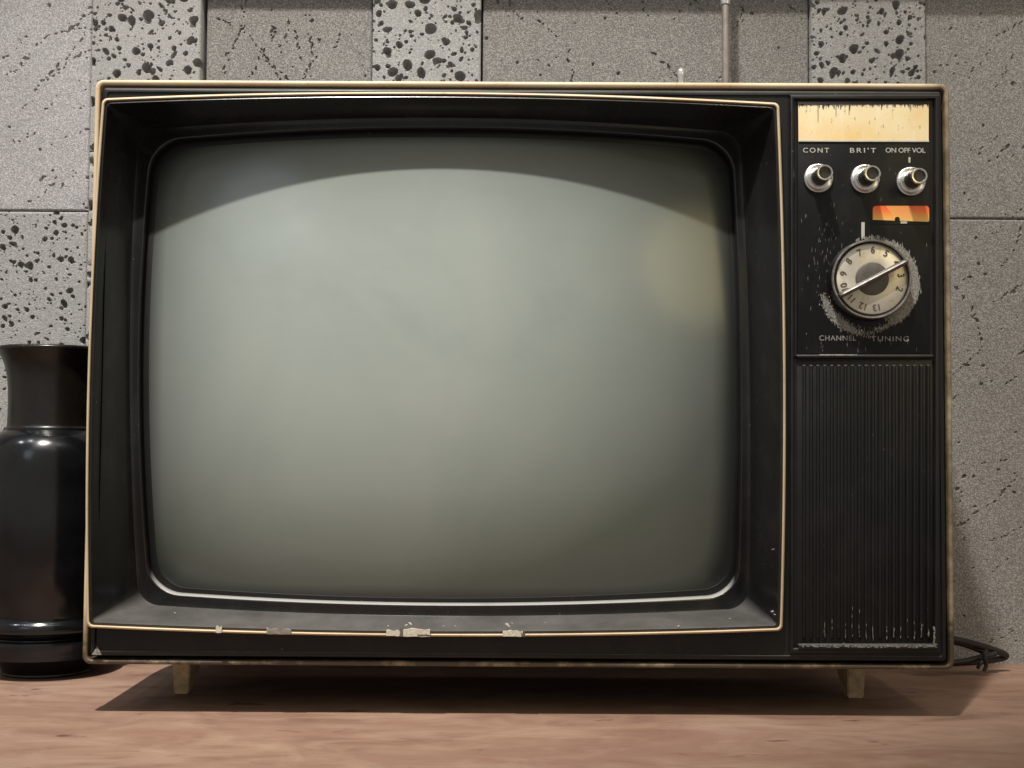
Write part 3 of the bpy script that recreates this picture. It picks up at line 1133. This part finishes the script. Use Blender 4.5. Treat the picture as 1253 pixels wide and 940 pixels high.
for k, t in enumerate(seq):
    ang = -20.5 + k * 27.2
    me = text_mesh(t, 8.0 * s, 1.0, 0.00012, 1.0, 0.00006)
    ra = R(ang)
    c0, s0 = math.cos(ra - math.pi / 2), math.sin(ra - math.pi / 2)
    for v in me.vertices:
        x, z = v.co.x * 0.95, v.co.z
        v.co.x, v.co.z = x * c0 - z * s0, x * s0 + z * c0
    q = fc + Vector((35.0 * s * math.cos(ra), -0.00078, 35.0 * s * math.sin(ra)))
    obj('numeral', me, M['dark_ink'], dial, origin=q)
# finger bar across the dial
p0, p1 = P(1029, 361.5, CYF - 0.0165), P(1112, 318.5, CYF - 0.0165)
d = (p1 - p0).normalized()
n_ = Vector((-d.z, 0, d.x))
bm = bmesh.new()
prof = [(-3.6, 0.0075), (-3.4, 0.0015), (-2.0, 0.0002), (0, -0.0004), (2.0, 0.0002), (3.4, 0.0015), (3.6, 0.0075)]
rings = []
for t, k in ((0, 0.55), (0.02, 0.9), (0.06, 1.0), (0.94, 1.0), (0.98, 0.9), (1.0, 0.55)):
    c0 = p0.lerp(p1, t)
    rings.append([c0 + n_ * (a_ * s * k) + Vector((0, b_ + (1 - k) * 0.002, 0)) for a_, b_ in prof])
ring_loft(bm, rings, close=True, cap0=True, cap1=True)
obj('finger_bar', bm, M['bar'], dial)

# speaker grille
gx0, gy0, gx1, gy1 = 976, 440.5, 1143, 795
bm = bmesh.new()
pxbox(bm, gx0 - 1, gy0, gx1, 793, -0.0012 - 0.0006, FY + 0.001, 0.0004)
gr = obj('speaker_grille', bm, M['black'], tv)
bm = bmesh.new()
NR = 19
for k in range(NR):
    xc = 984 + k * (1136 - 984) / (NR - 1)
    w = 2.3
    rings = []
    for yy, sc_ in ((446.5, 0.35), (447.6, 0.9), (449.5, 1.0), (778, 1.0), (781, 0.9), (782, 0.35)):
        rings.append([P(xc - w, yy, -0.0015), P(xc - w * 0.85, yy, -0.0015 - 0.0016 * sc_), P(xc - w * 0.3, yy, -0.0015 - 0.0023 * sc_), P(xc + w * 0.3, yy, -0.0015 - 0.0023 * sc_), P(xc + w * 0.85, yy, -0.0015 - 0.0016 * sc_), P(xc + w, yy, -0.0015)])
    ring_loft(bm, rings, cap0=True, cap1=True)
obj('grille_ribs', bm, M['black'], gr)
bm = bmesh.new()
pxbox(bm, 977, 788.5, 1147, 795.5, -0.0058, FY + 0.001, 0.0012, 3)
obj('panel_ledge', bm, M['black'], tv)
bm = bmesh.new()
for _ in range(420):
    x = random.uniform(981, 1146)
    if random.random() > 0.3 + 0.7 * (x - 981) / 165:
        continue
    stroke(x, 790.6 + random.gauss(0, 0.9), random.uniform(1.5, 6), random.uniform(0.5, 1.5), 0, -0.00585)
for _ in range(60):
    stroke(1143.2 + random.gauss(0, 0.5), random.uniform(766, 791), random.uniform(0.5, 1.0), random.uniform(1.5, 5), 0, -0.0046)
for _ in range(60):
    k = random.randrange(3, NR)
    xc = 984 + k * (1136 - 984) / (NR - 1)
    stroke(xc + random.gauss(0, 0.4), 781 - random.expovariate(1 / 8), 0.6, random.uniform(2, 9), 0, -0.0040)
obj('worn_edge', bm, M['scuff'], gr)

# scrape on the lower left corner of the front
bm = bmesh.new()
slab(bm, [P(112, 801.5, -0.0026), P(119, 791, -0.0026), P(124, 801.5, -0.0026)], 0.0008, 0.0001, 1)
obj('scraped_corner', bm, M['scuff'], fp)


# feet: a tapered front plate with a gusset running back under the cabinet
def foot(tl, tr_, br, bl, inward):
    Y0 = 0.079
    zt = P(600, 817, 0.0).z + 0.004
    def at(px, py, Y):
        p = P(px, py, Y0)
        return p
    a_, b_, c0, d_ = at(*tl, Y0), at(*tr_, Y0), at(*br, Y0), at(*bl, Y0)
    a_.z = b_.z = zt
    c0.z = d_.z = 0.0003
    bm = bmesh.new()
    fr = [bm.verts.new(v) for v in (a_, b_, c0, d_)]
    bt = 0.074
    bk = [bm.verts.new(v + Vector((0, o_, 0))) for v, o_ in ((a_, bt), (b_, bt), (c0, 0.009), (d_, 0.009))]
    bm.faces.new(fr)
    bm.faces.new(bk[::-1])
    for i in range(4):
        bm.faces.new((fr[i], bk[i], bk[(i + 1) % 4], fr[(i + 1) % 4]))
    bmesh.ops.bevel(bm, geom=bm.edges[:], offset=0.0009, segments=2, affect='EDGES')
    return obj('foot', bm, M['foot'], tv)


foot((208.5, 815), (233, 815), (230.5, 850), (212.5, 850), 1)
foot((1037, 822), (1061, 822), (1057, 856), (1037.5, 856), -1)

# telescopic antenna standing behind the cabinet, and the tip of the folded second rod
AY = 0.200
ab = P(888, 108, AY)
bm = bmesh.new()
top = P(888, 6, AY)
zb = P(888, 100, AY).z - 0.02
lathe(bm, [(0.0034, zb), (0.0034, top.z - 0.0006), (0.0033, top.z)], Vector((ab.x, AY, 0)), 'Z', 24)
an = obj('antenna_rod', bm, M['rod'], tv, origin=(ab.x, AY, zb))
bm = bmesh.new()
lathe(bm, [(0.0041, top.z), (0.0043, top.z + 0.001), (0.0043, top.z + 0.004), (0.0040, top.z + 0.005), (0.0036, top.z + 0.006), (0.0036, top.z + 0.16), (0.0028, top.z + 0.161), (0.0028, top.z + 0.30), (0.0038, top.z + 0.301), (0.0038, top.z + 0.308), (0.002, top.z + 0.31)], Vector((ab.x, AY, 0)), 'Z', 24)
obj('antenna_section', bm, M['tip'], an)
tp = P(833.5, 97, AY)
bm = bmesh.new()
zt = P(833.5, 83, AY).z
lathe(bm, [(0.0030, tp.z - 0.012), (0.0030, tp.z + 0.002), (0.0034, tp.z + 0.003), (0.0034, zt - 0.003), (0.0026, zt - 0.0012), (0.0010, zt)], Vector((tp.x, AY, 0)), 'Z', 20)
obj('antenna_tip', bm, M['tip'], tv)

# power cord: a tied loop beside the cabinet
CYp = 0.178
loop = [P(1120, 772, 0.170), P(1150, 779, 0.172), P(1180, 785, 0.176), P(1206, 792, 0.185), P(1226, 799, 0.194), P(1231, 803, 0.198), P(1224, 806, 0.200), P(1205, 809, 0.196), P(1180, 811, 0.188), P(1150, 812, 0.180), P(1120, 811, 0.172)]
bm = bmesh.new()
tube(bm, spline(loop, 8), 0.0027, 10)
loop2 = [P(1130, 781, 0.178), P(1170, 786, 0.182), P(1200, 796, 0.186), P(1216, 802, 0.186), P(1212, 806, 0.183), P(1190, 805, 0.178), P(1160, 803, 0.172), P(1130, 803, 0.166)]
tube(bm, spline(loop2[:4] , 8), 0.0024, 10)
tube(bm, spline([P(1218, 800, 0.186), P(1198, 805, 0.182), P(1175, 810, 0.178), P(1140, 812, 0.172)], 8), 0.0024, 10)
pc = obj('power_cord', bm, M['cord'], tv)
bm = bmesh.new()
tube(bm, spline([P(1207, 796, 0.178), P(1204, 803, 0.174), P(1207, 812, 0.176), P(1204, 822, 0.176)], 6), 0.0016, 8)
tube(bm, spline([P(1203, 808, 0.176), P(1199, 813, 0.175), P(1196, 818, 0.176)], 6), 0.0014, 8)
obj('cord_tie', bm, M['cord'], pc)

# ------------------------------------------------------------------ the vase
VY = 0.172
vx = P(60, 700, VY).x
vo = Vector((vx, VY, 0))
vz = lambda py: P(60, py, VY).z
vase = empty('ceramic_vase', vo, 'glossy black ceramic vase with brownish flared neck standing left of the television', 'vase')


def prof_smooth(ctrl, n=6):
    return [(p.x, p.y) for p in spline([(r, z, 0) for r, z in ctrl], n)]


z_sh = vz(526)
body = [(0.0335, 0.0005), (0.0350, 0.0010), (0.0350, 0.003), (0.0365, 0.006), (0.043, 0.013), (0.0505, 0.021), (0.0537, 0.030), (0.0541, vz(797)), (0.0540, vz(789)), (0.0528, vz(783.5)), (0.0506, vz(780)), (0.0478, vz(777.8)), (0.0458, vz(775)), (0.0470, vz(771.5)),
        (0.0502, vz(768)), (0.0518, vz(764)), (0.0518, vz(760)), (0.0508, vz(756)), (0.0494, vz(753)), (0.0487, vz(750)), (0.0489, vz(744)), (0.0508, vz(720)), (0.0530, vz(680)), (0.0545, vz(630)), (0.0542, vz(592)), (0.0527, vz(565)), (0.0494, vz(547)), (0.0442, vz(535)), (0.0385, vz(528.5)), (0.0355, vz(526))]
bm = bmesh.new()
lathe(bm, [(0.02, 0.0005)] + prof_smooth(body, 5), vo, 'Z', 96)
obj('vase_body', bm, M['glaze'], vase)
neck = [(0.0362, vz(527)), (0.0362, vz(524)), (0.0350, vz(520)), (0.0348, vz(500)), (0.0350, vz(478)), (0.0362, vz(460)), (0.0388, vz(445)), (0.0425, vz(434)), (0.0440, vz(430)), (0.0438, vz(427)), (0.0420, vz(425.5)), (0.0400, vz(427)), (0.036, vz(436)), (0.032, vz(460)), (0.031, vz(520))]
bm = bmesh.new()
lathe(bm, prof_smooth(neck, 5), vo, 'Z', 96)
obj('vase_neck', bm, M['glaze_neck'], vase)
